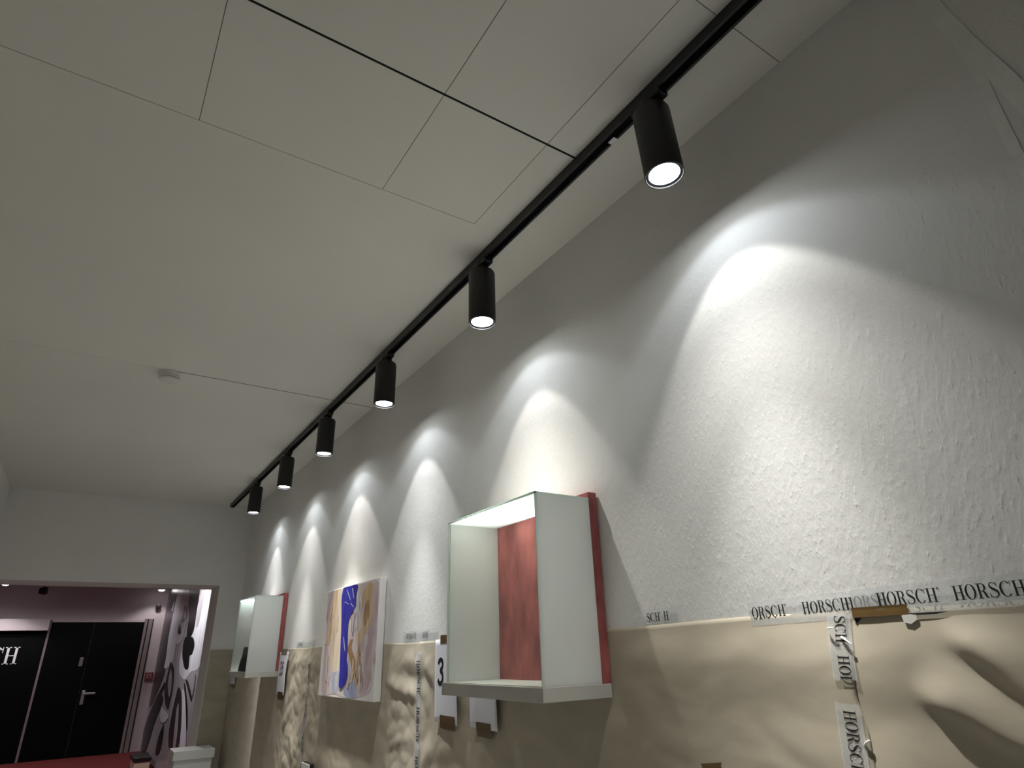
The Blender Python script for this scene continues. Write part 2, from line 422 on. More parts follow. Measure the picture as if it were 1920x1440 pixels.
def paper_h(y, z):
    y = np.asarray(y, float); z = np.asarray(z, float)
    cr = sst(1.2, 2.4, y)                          # crumpled further along, smoother near the camera
    wy = y+0.02*np.sin(z*17)+0.015*np.sin(y*13+z*5); wz = z+0.02*np.sin(y*19)+0.015*np.sin(z*11-y*7)
    h = 0.016+0.0*y
    h = h-(0.016+0.030*cr)*_f1(wy, wz, _big, 0.012)-0.075*cr*_f1(wy, wz, _fine, 0.005)-0.05*cr*_f1(wz+1.7, wy*0.5-0.6, _fine, 0.004)
    st = _f1(wy*0.35, wz*1.0, _streak, 0.004)
    h = h-0.035*(1-cr)*st
    h = h+0.0007*np.sin(z*41+3*np.sin(y*6))*np.sin(y*8+2*np.sin(z*9))+0.0010*np.sin(z*17+y*9+2*np.sin(y*4))
    h = h+fold(y, z, (1780, 1158), (2400, 1640), 0.017, 0.09, 0.034)
    h = h+fold(y, z, (1735, 1285), (2400, 1650), 0.015, 0.08, 0.030)
    h = h+fold(y, z, (690, 1262), (778, 1300), 0.007, 0.06, 0.04)
    h = h+fold(y, z, (800, 1240), (838, 1310), 0.007, 0.06, 0.04)
    h = h+fold(y, z, (1300, 1165), (1375, 1160), 0.004, 0.012, 0.030)
    env = 0.10+0.90*sst(0.0, 0.10, PT-z)
    for (ya, yb, za, zb) in ((2.838, 3.622, CZ-0.19, CZ+0.4), (1.321, 1.845, CZ-0.118, CZ+0.4), (4.593, 5.115, CZ-0.118, CZ+0.4)):
        d = np.maximum(np.maximum(ya-y, y-yb), za-z)     # pressed flat behind what hangs on it
        env = env*(0.03+0.97*sst(0.004, 0.07, d))
        d2 = np.maximum(np.maximum(ya-0.03-y, y-yb-0.03), za-0.45-z)   # and hanging straight below it
        env = env*(0.30+0.70*sst(0.0, 0.10, d2))
    return np.clip(h*env, 0.0008, 0.05)
def top_edge(y):
    return PT-0.012+0.004*np.sin(y*2.1)+0.002*np.sin(y*9.0)

def paper(name, y0, y1, label, z0=0.55, lap=0.0):
    ny = int((y1-y0)/(0.010 if y0 < 2 else 0.006))+1; nz = 100 if y0 < 2 else 150
    ys = np.linspace(y0, y1, ny); s = np.linspace(0, 1, nz)
    Y = np.repeat(ys[:, None], nz, 1)
    edge = 0.004*np.sin(s*23+y0)+0.003*np.sin(s*61)
    Y = Y+edge[None, :]*0.6
    Zt = top_edge(Y)
    Z = z0+(Zt-z0)*s[None, :]
    Hh = paper_h(Y, Z)+lap
    P = np.stack([X-Hh, Y, Z], -1)
    o = link(name, gridmesh(name, P), 'kraft')
    sol = o.modifiers.new('thickness', 'SOLIDIFY'); sol.thickness = 0.0004; sol.offset = 0
    return tag(o, label, 'wrapping paper', 'kraft paper sheets taped to the wall')
seamA, seamB, seamC = 0.690, 2.445, 3.905
paper('kraft_paper_sheet', -0.75, seamA, 'brown kraft paper with diagonal folds, right of the vertical HORSCH tape')
paper('kraft_paper_sheet', seamA-0.02, seamB+0.02, 'brown kraft paper sheet behind and right of the near red showcase', lap=0.0010)
paper('kraft_paper_sheet', seamB, seamC+0.02, 'crumpled kraft paper sheet behind the painting')
paper('kraft_paper_sheet', seamC, YF-0.004, 'crumpled kraft paper sheet around the far small showcase', lap=0.0010)
# the same paper round the corner, on the pier beside the opening
zz = np.linspace(0.3, CZ+0.074, 60); xx = np.linspace(OPX+0.004, X-0.004, 14)
XX = np.repeat(xx[:, None], 60, 1); ZZ = np.repeat(zz[None, :], 14, 0)
P = np.stack([XX, YF-0.006-0.003*np.sin(ZZ*31+XX*17)-0.002*np.sin(ZZ*13), ZZ], -1)
po = link('kraft_paper_sheet', gridmesh('pier_paper', P[::-1]), 'kraft')
tag(po, 'dark kraft paper strip on the pier beside the lobby opening', 'wrapping paper', 'kraft paper sheets taped to the wall')

# ------------------------------------------------------------------ lettering (own serif glyphs)
def ell(cx, cy, rx, ry, a):
    return (cx+rx*math.cos(a), cy+ry*math.sin(a))
def ring(cx, cy, RX, RY, rx, ry, a0=0.0, a1=2*math.pi, n=28):
    q = []
    for i in range(n):
        a, b = a0+(a1-a0)*i/n, a0+(a1-a0)*(i+1)/n
        q.append([ell(cx, cy, rx, ry, a), ell(cx, cy, RX, RY, a), ell(cx, cy, RX, RY, b), ell(cx, cy, rx, ry, b)])
    return q
def rect(x0, x1, y0, y1): return [[(x0, y0), (x1, y0), (x1, y1), (x0, y1)]]
def stroke(pts, ws):
    q = []; L, R = [], []
    for i, p in enumerate(pts):
        a = pts[max(0, i-1)]; b = pts[min(len(pts)-1, i+1)]
        dx, dy = b[0]-a[0], b[1]-a[1]; l = math.hypot(dx, dy) or 1
        nx, ny = -dy/l*ws[i]/2, dx/l*ws[i]/2
        L.append((p[0]+nx, p[1]+ny)); R.append((p[0]-nx, p[1]-ny))
    for i in range(len(pts)-1): q.append([L[i], R[i], R[i+1], L[i+1]])
    return q
def smooth(pts, n=8):
    out = []
    P_ = [pts[0]]+list(pts)+[pts[-1]]
    for i in range(1, len(P_)-2):
        p0, p1, p2, p3 = P_[i-1], P_[i], P_[i+1], P_[i+2]
        for k in range(n):
            t = k/n
            out.append(tuple(0.5*(2*p1[j]+(-p0[j]+p2[j])*t+(2*p0[j]-5*p1[j]+4*p2[j]-p3[j])*t*t+(-p0[j]+3*p1[j]-3*p2[j]+p3[j])*t**3) for j in range(len(p1))))
    out.append(tuple(pts[-1])); return out
SE = 0.045
def g_H():
    q = rect(.12, .27, 0, 1)+rect(.60, .75, 0, 1)+rect(.27, .60, .47, .52)
    for c in (.195, .675):
        q += rect(c-.18, c+.18, 0, SE)+rect(c-.18, c+.18, 1-SE, 1)
    return q, .90
def g_O(): return ring(.42, .5, .40, .52, .235, .48), .87
def g_R():
    q = rect(.12, .27, 0, 1)+rect(.0, .39, 0, SE)+rect(.0, .27, 1-SE, 1)
    q += rect(.27, .40, 1-SE, 1)+rect(.27, .40, .47, .515)
    q += ring(.40, .7375, .28, .2625, .125, .2225, -math.pi/2, math.pi/2, 14)
    q += stroke(smooth([(.38, .49), (.52, .40), (.58, .22), (.65, .06), (.78, .04)]), [.05+.11*math.sin(math.pi*min(1, i/32*1.1)) for i in range(33)])
    return q, .84
def g_S():
    p = smooth([(.58, .80), (.50, .94), (.33, .985), (.17, .92), (.13, .76), (.24, .62), (.42, .50), (.58, .37), (.60, .18), (.47, .04), (.30, .015), (.14, .07), (.07, .22)])
    n = len(p)
    q = stroke(p, [.045+.125*math.exp(-((i/n-.5)/.20)**2) for i in range(n)])
    q += rect(.575, .615, .70, 1.0)+rect(.045, .085, 0.0, .32)
    return q, .74
def g_C():
    q = []
    n = 30; a0, a1 = math.radians(42), math.radians(318)
    q = ring(.44, .5, .42, .52, .26, .48, a0, a1, n)
    q += rect(.755, .795, .66, 1.0)
    return q, .88
def g_reg(): return ring(.10, .93, .09, .09, .035, .035, 0, 2*math.pi, 12), .26
def g_sp(): return [], .45
GL = {'H': g_H, 'O': g_O, 'R': g_R, 'S': g_S, 'C': g_C, '*': g_reg, ' ': g_sp}
def g_3():
    p = smooth([(.10, .80), (.20, .95), (.38, .98), (.53, .88), (.52, .68), (.34, .54), (.54, .42), (.58, .20), (.42, .04), (.22, .03), (.07, .18)])
    return stroke(p, [.19]*len(p)), .74
def g_5():
    p = smooth([(.10, .46), (.24, .58), (.42, .58), (.56, .42), (.54, .18), (.38, .04), (.20, .04), (.06, .18)])
    return stroke(p, [.19]*len(p))+rect(.10, .57, .83, 1.0)+rect(.08, .25, .46, 1.0), .74
GL['3'] = g_3; GL['5'] = g_5
def text_quads(t, cond=1.0):
    out, x = [], 0.0
    for ch in t:
        q, w_ = GL[ch]()
        out += [[((u+x)*cond, v) for (u, v) in f] for f in q]; x += w_
    return out, x*cond
def sub_quads(quads, n):
    if n <= 1: return quads
    o = []
    for f in quads:
        a, b, c, d = [np.array(p) for p in f]
        for i in range(n):
            s, t = i/n, (i+1)/n
            o.append([tuple(a+(d-a)*s), tuple(b+(c-b)*s), tuple(b+(c-b)*t), tuple(a+(d-a)*t)])
    return o
def lettering(name, quads, fn, m, parent):
    vs_, fs = [], []
    for f in quads:
        k = len(vs_); vs_ += [fn(u, v) for (u, v) in f]; fs.append((k, k+1, k+2, k+3))
    me = bpy.data.meshes.new(name); me.from_pydata(vs_, [], fs); me.update()
    return link(name, me, m, parent)

# ------------------------------------------------------------------ printed tape
def surf(y, z, lift):
    """x of a film lying on the wall or on the paper"""
    h = paper_h(np.array([y]), np.array([z]))[0] if z < PT-0.01 else 0.0012
    return X-h-lift
def tape_piece(label, a, b, width, words, lift=0.0016, hgt=0.021, base=-0.40, cond=0.88, mname='tape', cat='tape', group='printed clear tape strips', ripple=0.0004):
    """a, b: (y, z) ends of the centre line; words: [(text, distance along)]"""
    ay, az = a; by, bz = b
    L = math.hypot(by-ay, bz-az); ty, tz = (by-ay)/L, (bz-az)/L
    ny_, nz_ = (tz, -ty)                            # tape 'up': a quarter turn left of the reading direction
    def pt(u, v, l):
        y = ay+ty*u+ny_*v; z = az+tz*u+nz_*v
        return (surf(y, z, lift+l+ripple*(0.5+0.5*math.sin(u*70+v*40))), y, z)
    n = max(4, int(L/0.008)); P_ = np.zeros((n+1, 7, 3))
    jag = [random.uniform(-.002, .002) for _ in range(14)]
    for i in range(n+1):
        for j in range(7):
            u = L*i/n; v = (j/6-.5)*width
            if i == 0: u += jag[j]
            if i == n: u += jag[7+j]
            P_[i, j] = pt(u, v, 0)
    o = link('printed_tape' if words else 'parcel_tape', gridmesh('tape', P_), mname)
    tag(o, label, cat, group)
    for (t, d0) in words:
        q, wd = text_quads(t, cond)
        q = [[(d0+u*hgt, (v+base)*hgt) for (u, v) in f] for f in q]
        q = [f for f in q if min(p[0] for p in f) > 0.0005 and max(p[0] for p in f) < L-0.0005]
        lettering('lettering', q, lambda u, v: pt(u, v, 0.0005), 'ink', o)
    return o
def W(px, py): p = onx(px, py, X); return (p[1], p[2])
tw = 0.046
def u_of(a, b, px, py):
    p = W(px, py); L = math.hypot(b[0]-a[0], b[1]-a[1])
    return ((p[0]-a[0])*(b[0]-a[0])+(p[1]-a[1])*(b[1]-a[1]))/L
a, b = W(1408, 1152), W(1665, 1127)
tape_piece('clear HORSCH tape along the paper edge, left of the brown tape', a, b, tw,
           [('HORSCH*', u_of(a, b, 1399, 1150)), ('HORSCH*', u_of(a, b, 1506, 1140)), ('HORSCH', u_of(a, b, 1588, 1140))])
a, b = W(1600, 1131), W(2010, 1097)
tape_piece('clear HORSCH tape along the paper edge at the right border', a, b, tw,
           [('HORSCH*', u_of(a, b, 1648, 1130)), ('HORSCH*', u_of(a, b, 1790, 1115))], lift=0.0034, hgt=0.022)
a, b = W(1213, 1157), W(1273, 1150)
tape_piece('short clear tape scrap just right of the near showcase', a, b, 0.034, [('SCH* H', 0.002)], hgt=0.020, base=-0.6)
# upright tapes over the paper joints
a, b = W(1574, 1152), W(1596, 1275)
tape_piece('upper upright HORSCH tape over the nearest paper joint', a, b, 0.044,
           [('SCH', 0.002), ('HOR', u_of(a, b, 1588, 1228))], lift=0.0030, hgt=0.021)
a, b = W(1597, 1318), W(1622, 1470)
tape_piece('lower upright HORSCH tape over the nearest paper joint', a, b, 0.046,
           [('HORSCH*', u_of(a, b, 1598, 1330))], lift=0.0030, hgt=0.022)
a = (seamB+0.005, CZ+0.005); b = (seamB+0.010, 0.70)
tape_piece('long upright printed tape between the painting and the near showcase', a, b, 0.046,
           [('HORSCH*', 0.03+0.165*k) for k in range(4)], lift=0.0030, hgt=0.026)
a = (seamC+0.005, CZ-0.01); b = (seamC+0.010, 0.72)
tape_piece('long upright printed tape between the far showcase and the painting', a, b, 0.046,
           [('HORSCH*', 0.03+0.165*k) for k in range(4)], lift=0.0030, hgt=0.024)
a, b = W(757, 1194), W(822, 1189)
tape_piece('short printed tape on the paper edge right of the painting', a, b, 0.042, [('HORSCH*', 0.03), ('HOR', 0.19)], hgt=0.022)
a, b = W(557, 1209), W(592, 1206)
tape_piece('short printed tape on the paper edge left of the painting', a, b, 0.042, [('HORSCH*', 0.04)], hgt=0.022)
a, b = W(1602, 1149), W(1706, 1142)
tape_piece('brown parcel tape over the torn paper edge', a, b, 0.0165, [], lift=0.0040, mname='brown', group='brown parcel tape pieces')
a, b = W(1328, 1446), W(1366, 1444)
tape_piece('brown parcel tape scrap at the bottom edge, right of the near showcase', a, b, 0.030, [], lift=0.003, mname='brown', group='brown parcel tape pieces')

def scrap(name, pts, m, lift, parent=None):
    p3 = []
    for q in pts:
        y, z = W(*q); p3.append((surf(y, z, lift), y, z))
    me = bpy.data.meshes.new(name); me.from_pydata(p3, [], [tuple(range(len(p3)))]); me.update()
    return link(name, me, m, parent)
sheet0 = bpy.data.objects['kraft_paper_sheet']
t0 = scrap('paper_tear', [(1598, 1152), (1622, 1154), (1616, 1161), (1609, 1171), (1605, 1161)], 'dark_gap', 0.0016, sheet0)
t0['label'] = 'dark triangular tear'
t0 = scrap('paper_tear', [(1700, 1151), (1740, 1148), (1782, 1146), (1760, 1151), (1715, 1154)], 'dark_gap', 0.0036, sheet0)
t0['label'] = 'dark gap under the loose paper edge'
tag(scrap('tape_flap', [(1694, 1154), (1706, 1151), (1722, 1153), (1724, 1162), (1714, 1170), (1700, 1167)], 'base', 0.0040),
    'small pale tape flap folded down right of the brown tape', 'tape')
# loose tape ends sticking out of the upright tape
def curl(label, p, q, r=0.0022):
    a = onx(*p, X-0.013); b = onx(*q, X-0.018)
    A, B = Vector(a), Vector(b); mid = (A+B)/2+Vector((-0.004, 0, 0.003))
    bm = bmesh.new(); rows_ = []
    side = (B-A).cross(Vector((1, 0, 0))).normalized()
    for i in range(7):
        t = i/6; c = A*(1-t)**2+mid*2*t*(1-t)+B*t*t
        wv = r*(1.0-0.5*t)
        rows_.append([bm.verts.new(c+side*wv*math.cos(k*math.pi/3)+Vector((1, 0, 0))*wv*math.sin(k*math.pi/3)) for k in range(6)])
    for i in range(6):
        for k in range(6):
            bm.faces.new((rows_[i][k], rows_[i][(k+1) % 6], rows_[i+1][(k+1) % 6], rows_[i+1][k]))
    bm.faces.new(rows_[0]); bm.faces.new(rows_[-1])
    me = bpy.data.meshes.new('curl'); bm.to_mesh(me); bm.free()
    return tag(link('tape_curl', me, 'tape_streak_white'), label, 'tape', 'loose tape curls')
curl('white tape curl between the letters SCH and HOR', (1577, 1194), (1596, 1208))
curl('white tape curl beside the lower upright tape', (1621, 1402), (1630, 1388))
curl('small white tape end left of the letters SCH', (1551, 1180), (1563, 1178))

# pale streaks of unknown nature, built as flat strips high on the wall
def wall_strip(label, pts, wd, m='tape_streak_white'):
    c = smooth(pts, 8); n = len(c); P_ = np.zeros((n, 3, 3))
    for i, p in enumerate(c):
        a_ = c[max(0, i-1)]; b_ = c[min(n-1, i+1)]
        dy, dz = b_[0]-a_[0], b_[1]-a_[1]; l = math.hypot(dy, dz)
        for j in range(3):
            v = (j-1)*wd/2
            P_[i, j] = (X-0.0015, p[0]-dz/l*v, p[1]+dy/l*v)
    o = link('pale_streak', gridmesh('strip', P_), m)
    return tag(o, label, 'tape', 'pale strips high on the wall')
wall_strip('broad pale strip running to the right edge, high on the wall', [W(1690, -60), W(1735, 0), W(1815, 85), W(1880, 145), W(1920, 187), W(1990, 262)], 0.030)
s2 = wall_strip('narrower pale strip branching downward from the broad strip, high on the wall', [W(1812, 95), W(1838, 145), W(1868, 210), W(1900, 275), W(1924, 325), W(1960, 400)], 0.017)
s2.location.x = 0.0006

# ------------------------------------------------------------------ number sheets taped to the paper
def note(label, pts_y, z0, z1, group, out=0.006, tapes=(), digits=None):
    y0, y1 = pts_y                                  # y0 > y1 : left to right as seen
    n, k = 12, 14
    P_ = np.zeros((n+1, k+1, 3))
    hmax = float(np.max(paper_h(np.linspace(y0, y1, 9)[:, None]*np.ones((1, 9)), np.ones((9, 1))*np.linspace(z0, z1, 9)[None, :])))
    xo = X-hmax-out
    def px_(y, z):
        s = (z-z0)/(z1-z0); t = (y-y0)/(y1-y0)
        return xo-0.006*math.sin(math.pi*s)*(0.4+0.6*t)+0.003*math.cos(3*t)*(1-s)
    for i in range(n+1):
        for j in range(k+1):
            y = y0+(y1-y0)*i/n; z = z0+(z1-z0)*j/k
            P_[i, j] = (px_(y, z), y, z)
    o = link('number_sheet', gridmesh('sheet', P_), 'sheet')
    sol = o.modifiers.new('thickness', 'SOLIDIFY'); sol.thickness = 0.0004; sol.offset = 0
    tag(o, label, 'paper sheet', group)
    for (lab, c0, c1, zt, zb) in tapes:
        Q = np.zeros((5, 5, 3))
        for i in range(5):
            for j in range(5):
                y = c0+(c1-c0)*i/4; z = zb+(zt-zb)*j/4
                inside = z > z0
                Q[i, j] = ((px_(y, z)-0.0012) if inside else max(px_(y, z0)-0.0012, 0) + (z0-z)*0.2, y, z)
        tag(link('parcel_tape', gridmesh('parcel', Q), 'brown'), lab, 'tape', 'brown parcel tape pieces')
    if digits:
        t, d0, zb, hgt, cond = digits
        q, wd = text_quads(t, cond)
        q = sub_quads([[(u*hgt, v*hgt) for (u, v) in f] for f in q], 1)
        lettering('lettering', q, lambda u, v: (px_(d0-u, zb+v)-0.0007, d0-u, zb+v), 'ink', o)
    return o
def yz(px, py, x=X-0.012): p = onx(px, py, x); return p[1], p[2]
yl, yr = yz(819, 1352)[0], yz(864, 1352)[0]
note('white sheet with a bold 3, half hidden behind the near showcase', (yl, yr), yz(818, 1353)[1], CZ+0.045, 'white sheets taped to the paper', digits=('3', yz(826, 1260)[0], yz(830, 1281)[1]-0.002, 0.082, 0.95),
     tapes=[('brown parcel tape on the foot of the bold 3 sheet', yz(829, 1350)[0], yz(860, 1350)[0], yz(845, 1342)[1], yz(845, 1368)[1]),
            ('brown parcel tape on the head of the bold 3 sheet', yz(831, 1200)[0], yz(864, 1200)[0], CZ+0.060, CZ+0.030)])
yl, yr = yz(883, 1362)[0], yz(938, 1372)[0]
note('blank white sheet hanging below the near showcase', (yl, yr), yz(883, 1363)[1], CZ+0.05, 'white sheets taped to the paper',
     tapes=[('brown parcel tape on the foot of the blank sheet below the near showcase', yz(895, 1360)[0], yz(925, 1365)[0], yz(910, 1355)[1], yz(910, 1383)[1])])
yl, yr = yz(527, 1222)[0], yz(543, 1222)[0]
note('white sheet numbered 35 beside the far showcase', (yl, yr), yz(522, 1302)[1], yz(535, 1222)[1], 'white sheets taped to the paper', digits=('35', yl-0.045, yz(529, 1266)[1], 0.078, 0.85),
     tapes=[('brown parcel tape on the foot of the sheet numbered 35', yl-0.035, yr+0.035, yz(525, 1297)[1], yz(525, 1312)[1]),
            ('brown parcel tape on the head of the sheet numbered 35', yl-0.035, yr+0.035, yz(535, 1217)[1], yz(535, 1228)[1])])
yl, yr = yz(431, 1270)[0], yz(441, 1270)[0]
note('white sheet half hidden under the far end of the far showcase', (yl, yr), yz(436, 1284)[1], CZ+0.02, 'white sheets taped to the paper',
     tapes=[('brown parcel tape under the far end of the far showcase', yl-0.03, yr+0.02, yz(436, 1283)[1], yz(436, 1291)[1])])

# ------------------------------------------------------------------ wall showcases
def showcase(label, y0, group):
    t = tag(empty('wall_showcase', (X, y0+0.25, CZ-0.116)), label, 'display case', group)
    of = (X, y0+0.25, CZ-0.116)
    y1 = y0+0.490; zb, zt = CZ-0.083, CZ+0.388
    xf, xb = 0.942, 1.127; g = 0.005
    def p(nm, b, m, bev=0.0): return box(nm, b, m, t, bev, of)
    p('back_board', (xb, X-0.0035, y0, y1+0.018, zb, CZ+0.406), 'red', 0.0015)
    p('shelf_base', (0.942, X-0.0035, y0-0.001, y1+0.030, CZ-0.116, zb), 'base', 0.0012)
    p('shelf_floor', (xf+0.004, xb, y0+0.004, y1-0.002, zb, zb+0.002), 'white')
    e = 0.0005
    near = p('side_pane', (xf+g+e, xb, y0, y0+g, zb, zt-g), 'frost')
    farp = p('side_pane', (xf+g+e, xb, y1-g, y1, zb+0.002, zt-g), 'frost')
    top = p('top_pane', (xf, xb, y0, y1, zt-g, zt), 'frost_top')
    fr = p('front_pane', (xf, xf+g, y0+0.001, y1-0.001, zb+0.002, zt-g), 'glass')
    box('pane_edge', (xf-e, xf+g+e, y0-e, y0+0.002, zb+0.001, zt), 'edge', fr, 0, of)
    box('pane_edge', (xf-e, xf+g+e, y1-0.002, y1+e, zb+0.003, zt), 'edge', fr, 0, of)
    box('pane_edge', (xf-e, xf, y0, y1, zt-g-0.0005, zt+e), 'edge', top, 0, of)
    box('pane_edge', (xf, xb, y0-e, y0, zt-g, zt+e), 'edge', top, 0, of)
    return t
showcase('large near wall showcase of frosted glass with red back board', 1.321, 'frosted glass wall showcases')
showcase('small far wall showcase of frosted glass with a black object inside', 4.593, 'frosted glass wall showcases')

# black object in the far showcase: an irregular upright block
bm = bmesh.new()
bp_ = onx(459, 1255, 1.045)
prof = [(-0.215, 0), (0.10, 0), (0.10, 0.150), (0.055, 0.142), (0.000, 0.146), (-0.100, 0.152), (-0.125, 0.140), (-0.130, 0.10), (-0.175, 0.062), (-0.190, 0.04)]
fr_, bk_ = [], []
for (u, v) in prof:
    fr_.append(bm.verts.new((-0.035, -u, v))); bk_.append(bm.verts.new((0.035, -u, v)))
bm.faces.new(fr_); bm.faces.new(list(reversed(bk_)))
for i in range(len(prof)):
    j = (i+1) % len(prof); bm.faces.new((fr_[j], fr_[i], bk_[i], bk_[j]))
bmesh.ops.recalc_face_normals(bm, faces=bm.faces[:])
bmesh.ops.bevel(bm, geom=bm.edges[:], offset=0.003, segments=2, affect='EDGES')
me = bpy.data.meshes.new('black_block'); bm.to_mesh(me); bm.free()
ob = tag(link('black_block', me, 'blackobj'), 'black ragged-edged block standing in the far showcase', 'block')
ob.location = (0.995, 4.593+0.125, CZ-0.083+0.002)

# ------------------------------------------------------------------ painting
PX = 1.123
pc = tag(empty('abstract_painting', (X, 3.22, CZ-0.19)), 'abstract canvas with a deep blue central stroke and ochre and mauve strokes', 'painting')
pof = (X, 3.22, CZ-0.19)
py0, py1 = 2.838, 3.622
pz0, pz1 = CZ-0.190, CZ+0.330
box('canvas', (PX, X-0.0035, py0, py1, pz0, pz1), 'canvas', pc, 0.002, pof)
def flat_fill(name, x_, loop, of):
    """flat polygon in a plane of constant x, facing -x"""
    from mathutils.geometry import tessellate_polygon
    out = []
    for p in loop:
        if not out or math.hypot(p[0]-out[-1][0], p[1]-out[-1][1]) > 1e-4: out.append(p)
    if math.hypot(out[0][0]-out[-1][0], out[0][1]-out[-1][1]) < 1e-4: out.pop()
    tri = tessellate_polygon([[Vector((y, z, 0)) for (y, z) in out]])
    vs_ = [(x_-of[0], y-of[1], z-of[2]) for (y, z) in out]
    fs = []
    for (a_, b_, c_) in tri:
        A, B, C_ = out[a_], out[b_], out[c_]
        ar = (B[0]-A[0])*(C_[1]-A[1])-(B[1]-A[1])*(C_[0]-A[0])
        if abs(ar) < 1e-10: continue
        fs.append((a_, b_, c_) if ar < 0 else (a_, c_, b_))
    me = bpy.data.meshes.new(name); me.from_pydata(vs_, [], fs); me.update()
    return me
cnt = [0]
def paint(name, pts, m, label=None, jit=0.0009):
    cnt[0] += 1
    lift = 0.0003+0.00003*cnt[0]
    rr = random.Random(cnt[0])
    cl = smooth(list(pts)+[pts[0]], 5)[:-1]
    loop = []
    for (zx, zy) in cl:
        p = onx(400+zx/3.6, 1040+zy/3.6, PX)
        loop.append((min(max(p[1]+rr.uniform(-jit, jit), py0+0.004), py1-0.004), min(max(p[2]+rr.uniform(-jit, jit), pz0+0.004), pz1-0.003)))
    me = flat_fill(name, PX-lift, loop, pof)
    o = link(name, me, m, pc)
    if label: o['label'] = label
paint('paint_wash', [(775, 250), (900, 225), (1010, 195), (1115, 180), (1112, 420), (1090, 640), (1065, 900), (1000, 955), (900, 970), (820, 940), (735, 925), (748, 640), (765, 420)], 'wash', 'thin mauve-grey wash')
paint('brushstroke', [(785, 262), (818, 252), (802, 400), (775, 540), (778, 700), (765, 925), (736, 920), (750, 700), (762, 480)], 'mauve')
paint('brushstroke', [(822, 242), (868, 235), (864, 400), (858, 620), (848, 770), (800, 785), (785, 690), (798, 560), (800, 420)], 'peach')
paint('brushstroke', [(820, 244), (842, 240), (822, 400), (800, 520), (782, 620), (770, 560), (795, 440)], 'ochre')
paint('brushstroke', [(1062, 220), (1104, 185), (1114, 270), (1104, 430), (1080, 570), (1068, 740), (1045, 900), (1005, 950), (985, 925), (1012, 820), (1022, 690), (1045, 540)], 'mauve')
paint('brushstroke', [(1018, 235), (1056, 188), (1082, 198), (1074, 280), (1080, 370), (1052, 500), (1012, 560), (1002, 640), (996, 720), (978, 640), (974, 540), (996, 500), (1008, 400), (1004, 300)], 'ochre')
paint('brushstroke', [(1030, 330), (1048, 300), (1056, 360), (1046, 440), (1020, 480), (1016, 420)], 'umber')
paint('brushstroke', [(925, 575), (946, 570), (934, 622), (952, 690), (972, 760), (975, 850), (962, 895), (946, 826), (930, 750), (914, 680), (908, 630)], 'umber')
paint('brushstroke', [(800, 800), (845, 790), (852, 860), (830, 932), (804, 920)], 'paleblue')
paint('brushstroke', [(903, 660), (922, 745), (940, 830), (964, 905), (964, 962), (905, 966), (878, 925), (905, 850)], 'paleblue')
rs = random.Random(5)
for k in range(64):
    x0_, x1_, ya_, yb_, mats_ = rs.choice([(795, 858, 250, 760, ['peach', 'ochre', 'mauve', 'canvas']), (760, 790, 300, 900, ['mauve', 'wash', 'ochre']),
                                           (1015, 1105, 210, 900, ['mauve', 'wash', 'ochre', 'canvas']), (925, 1000, 240, 540, ['wash', 'canvas', 'paleblue', 'mauve']),
                                           (950, 1010, 560, 900, ['ochre', 'mauve', 'umber', 'wash']), (910, 965, 690, 900, ['umber', 'peach', 'ochre'])])
    cx_ = rs.uniform(x0_, x1_); cy0 = rs.uniform(ya_, yb_-60); ln = rs.uniform(50, 190); wd_ = rs.uniform(2.5, 7); sl = rs.uniform(-14, 8)
    cy1 = min(cy0+ln, yb_)
    paint('brushstroke', [(cx_, cy0), (cx_+wd_, cy0+ln*0.15), (cx_+wd_+sl*0.5, (cy0+cy1)/2), (cx_+wd_*0.7+sl, cy1), (cx_+sl-wd_*0.4, cy1-ln*0.1), (cx_-wd_*0.5+sl*0.4, (cy0+cy1)/2)], rs.choice(mats_))
paint('brushstroke', [(882, 224), (930, 210), (977, 204), (968, 262), (962, 345), (940, 395), (918, 435), (910, 520), (908, 640), (902, 700), (912, 770), (900, 850), (878, 890), (862, 902), (850, 880), (856, 760), (862, 600), (868, 430), (868, 300)], 'blue', 'deep blue brushstroke')
for k, (x0, y0, x1, y1) in enumerate([(905, 240, 925, 300), (940, 230, 950, 290), (890, 320, 915, 332), (880, 560, 888, 640), (930, 330, 948, 352)]):
    paint('paint_scratch', [(x0, y0), (x0+5, y0-1), (x1+4, y1), (x1, y1+2)], 'paleblue', jit=0.001)

# sliver of a black sign at the bottom edge under the painting
bq = onx(578, 1432, X-0.05)
sg = tag(empty('black_wall_box', (X, bq[1], bq[2]-0.10)), 'black box with a white rim at the bottom edge, left of the painting', 'box')
yy, zc = bq[1], bq[2]
box('box_body', (X-0.05, X-0.03, yy-0.03, yy+0.10, zc-0.22, zc), 'blackobj', sg, 0.002, (X, yy, zc-0.10))
box('white_rim', (X-0.056, X-0.050, yy-0.03, yy+0.10, zc-0.22, zc-0.002), 'white', sg, 0.001, (X, yy, zc-0.10))
box('mount', (X-0.03, X-0.001, yy, yy+0.06, zc-0.20, zc-0.06), 'grey', sg, 0.001, (X, yy, zc-0.10))

# ------------------------------------------------------------------ white pedestal in front of the pier
p0 = ony(326, 1411, 5.93); p1 = ony(404, 1402, 5.93)
zt = (p0[2]+p1[2])/2
ped = tag(empty('white_pedestal', (0.95, 6.05, 0)), 'white pedestal with an overhanging top beside the lobby opening', 'pedestal')
o3 = (0.95, 6.05, 0)
box('pedestal_body', (p0[0]+0.012, p1[0]-0.012, 5.945, 6.20, 0, zt-0.062), 'white', ped, 0.003, o3)
box('pedestal_top', (p0[0], p1[0], 5.93, 6.212, zt-0.062, zt), 'white', ped, 0.004, o3)

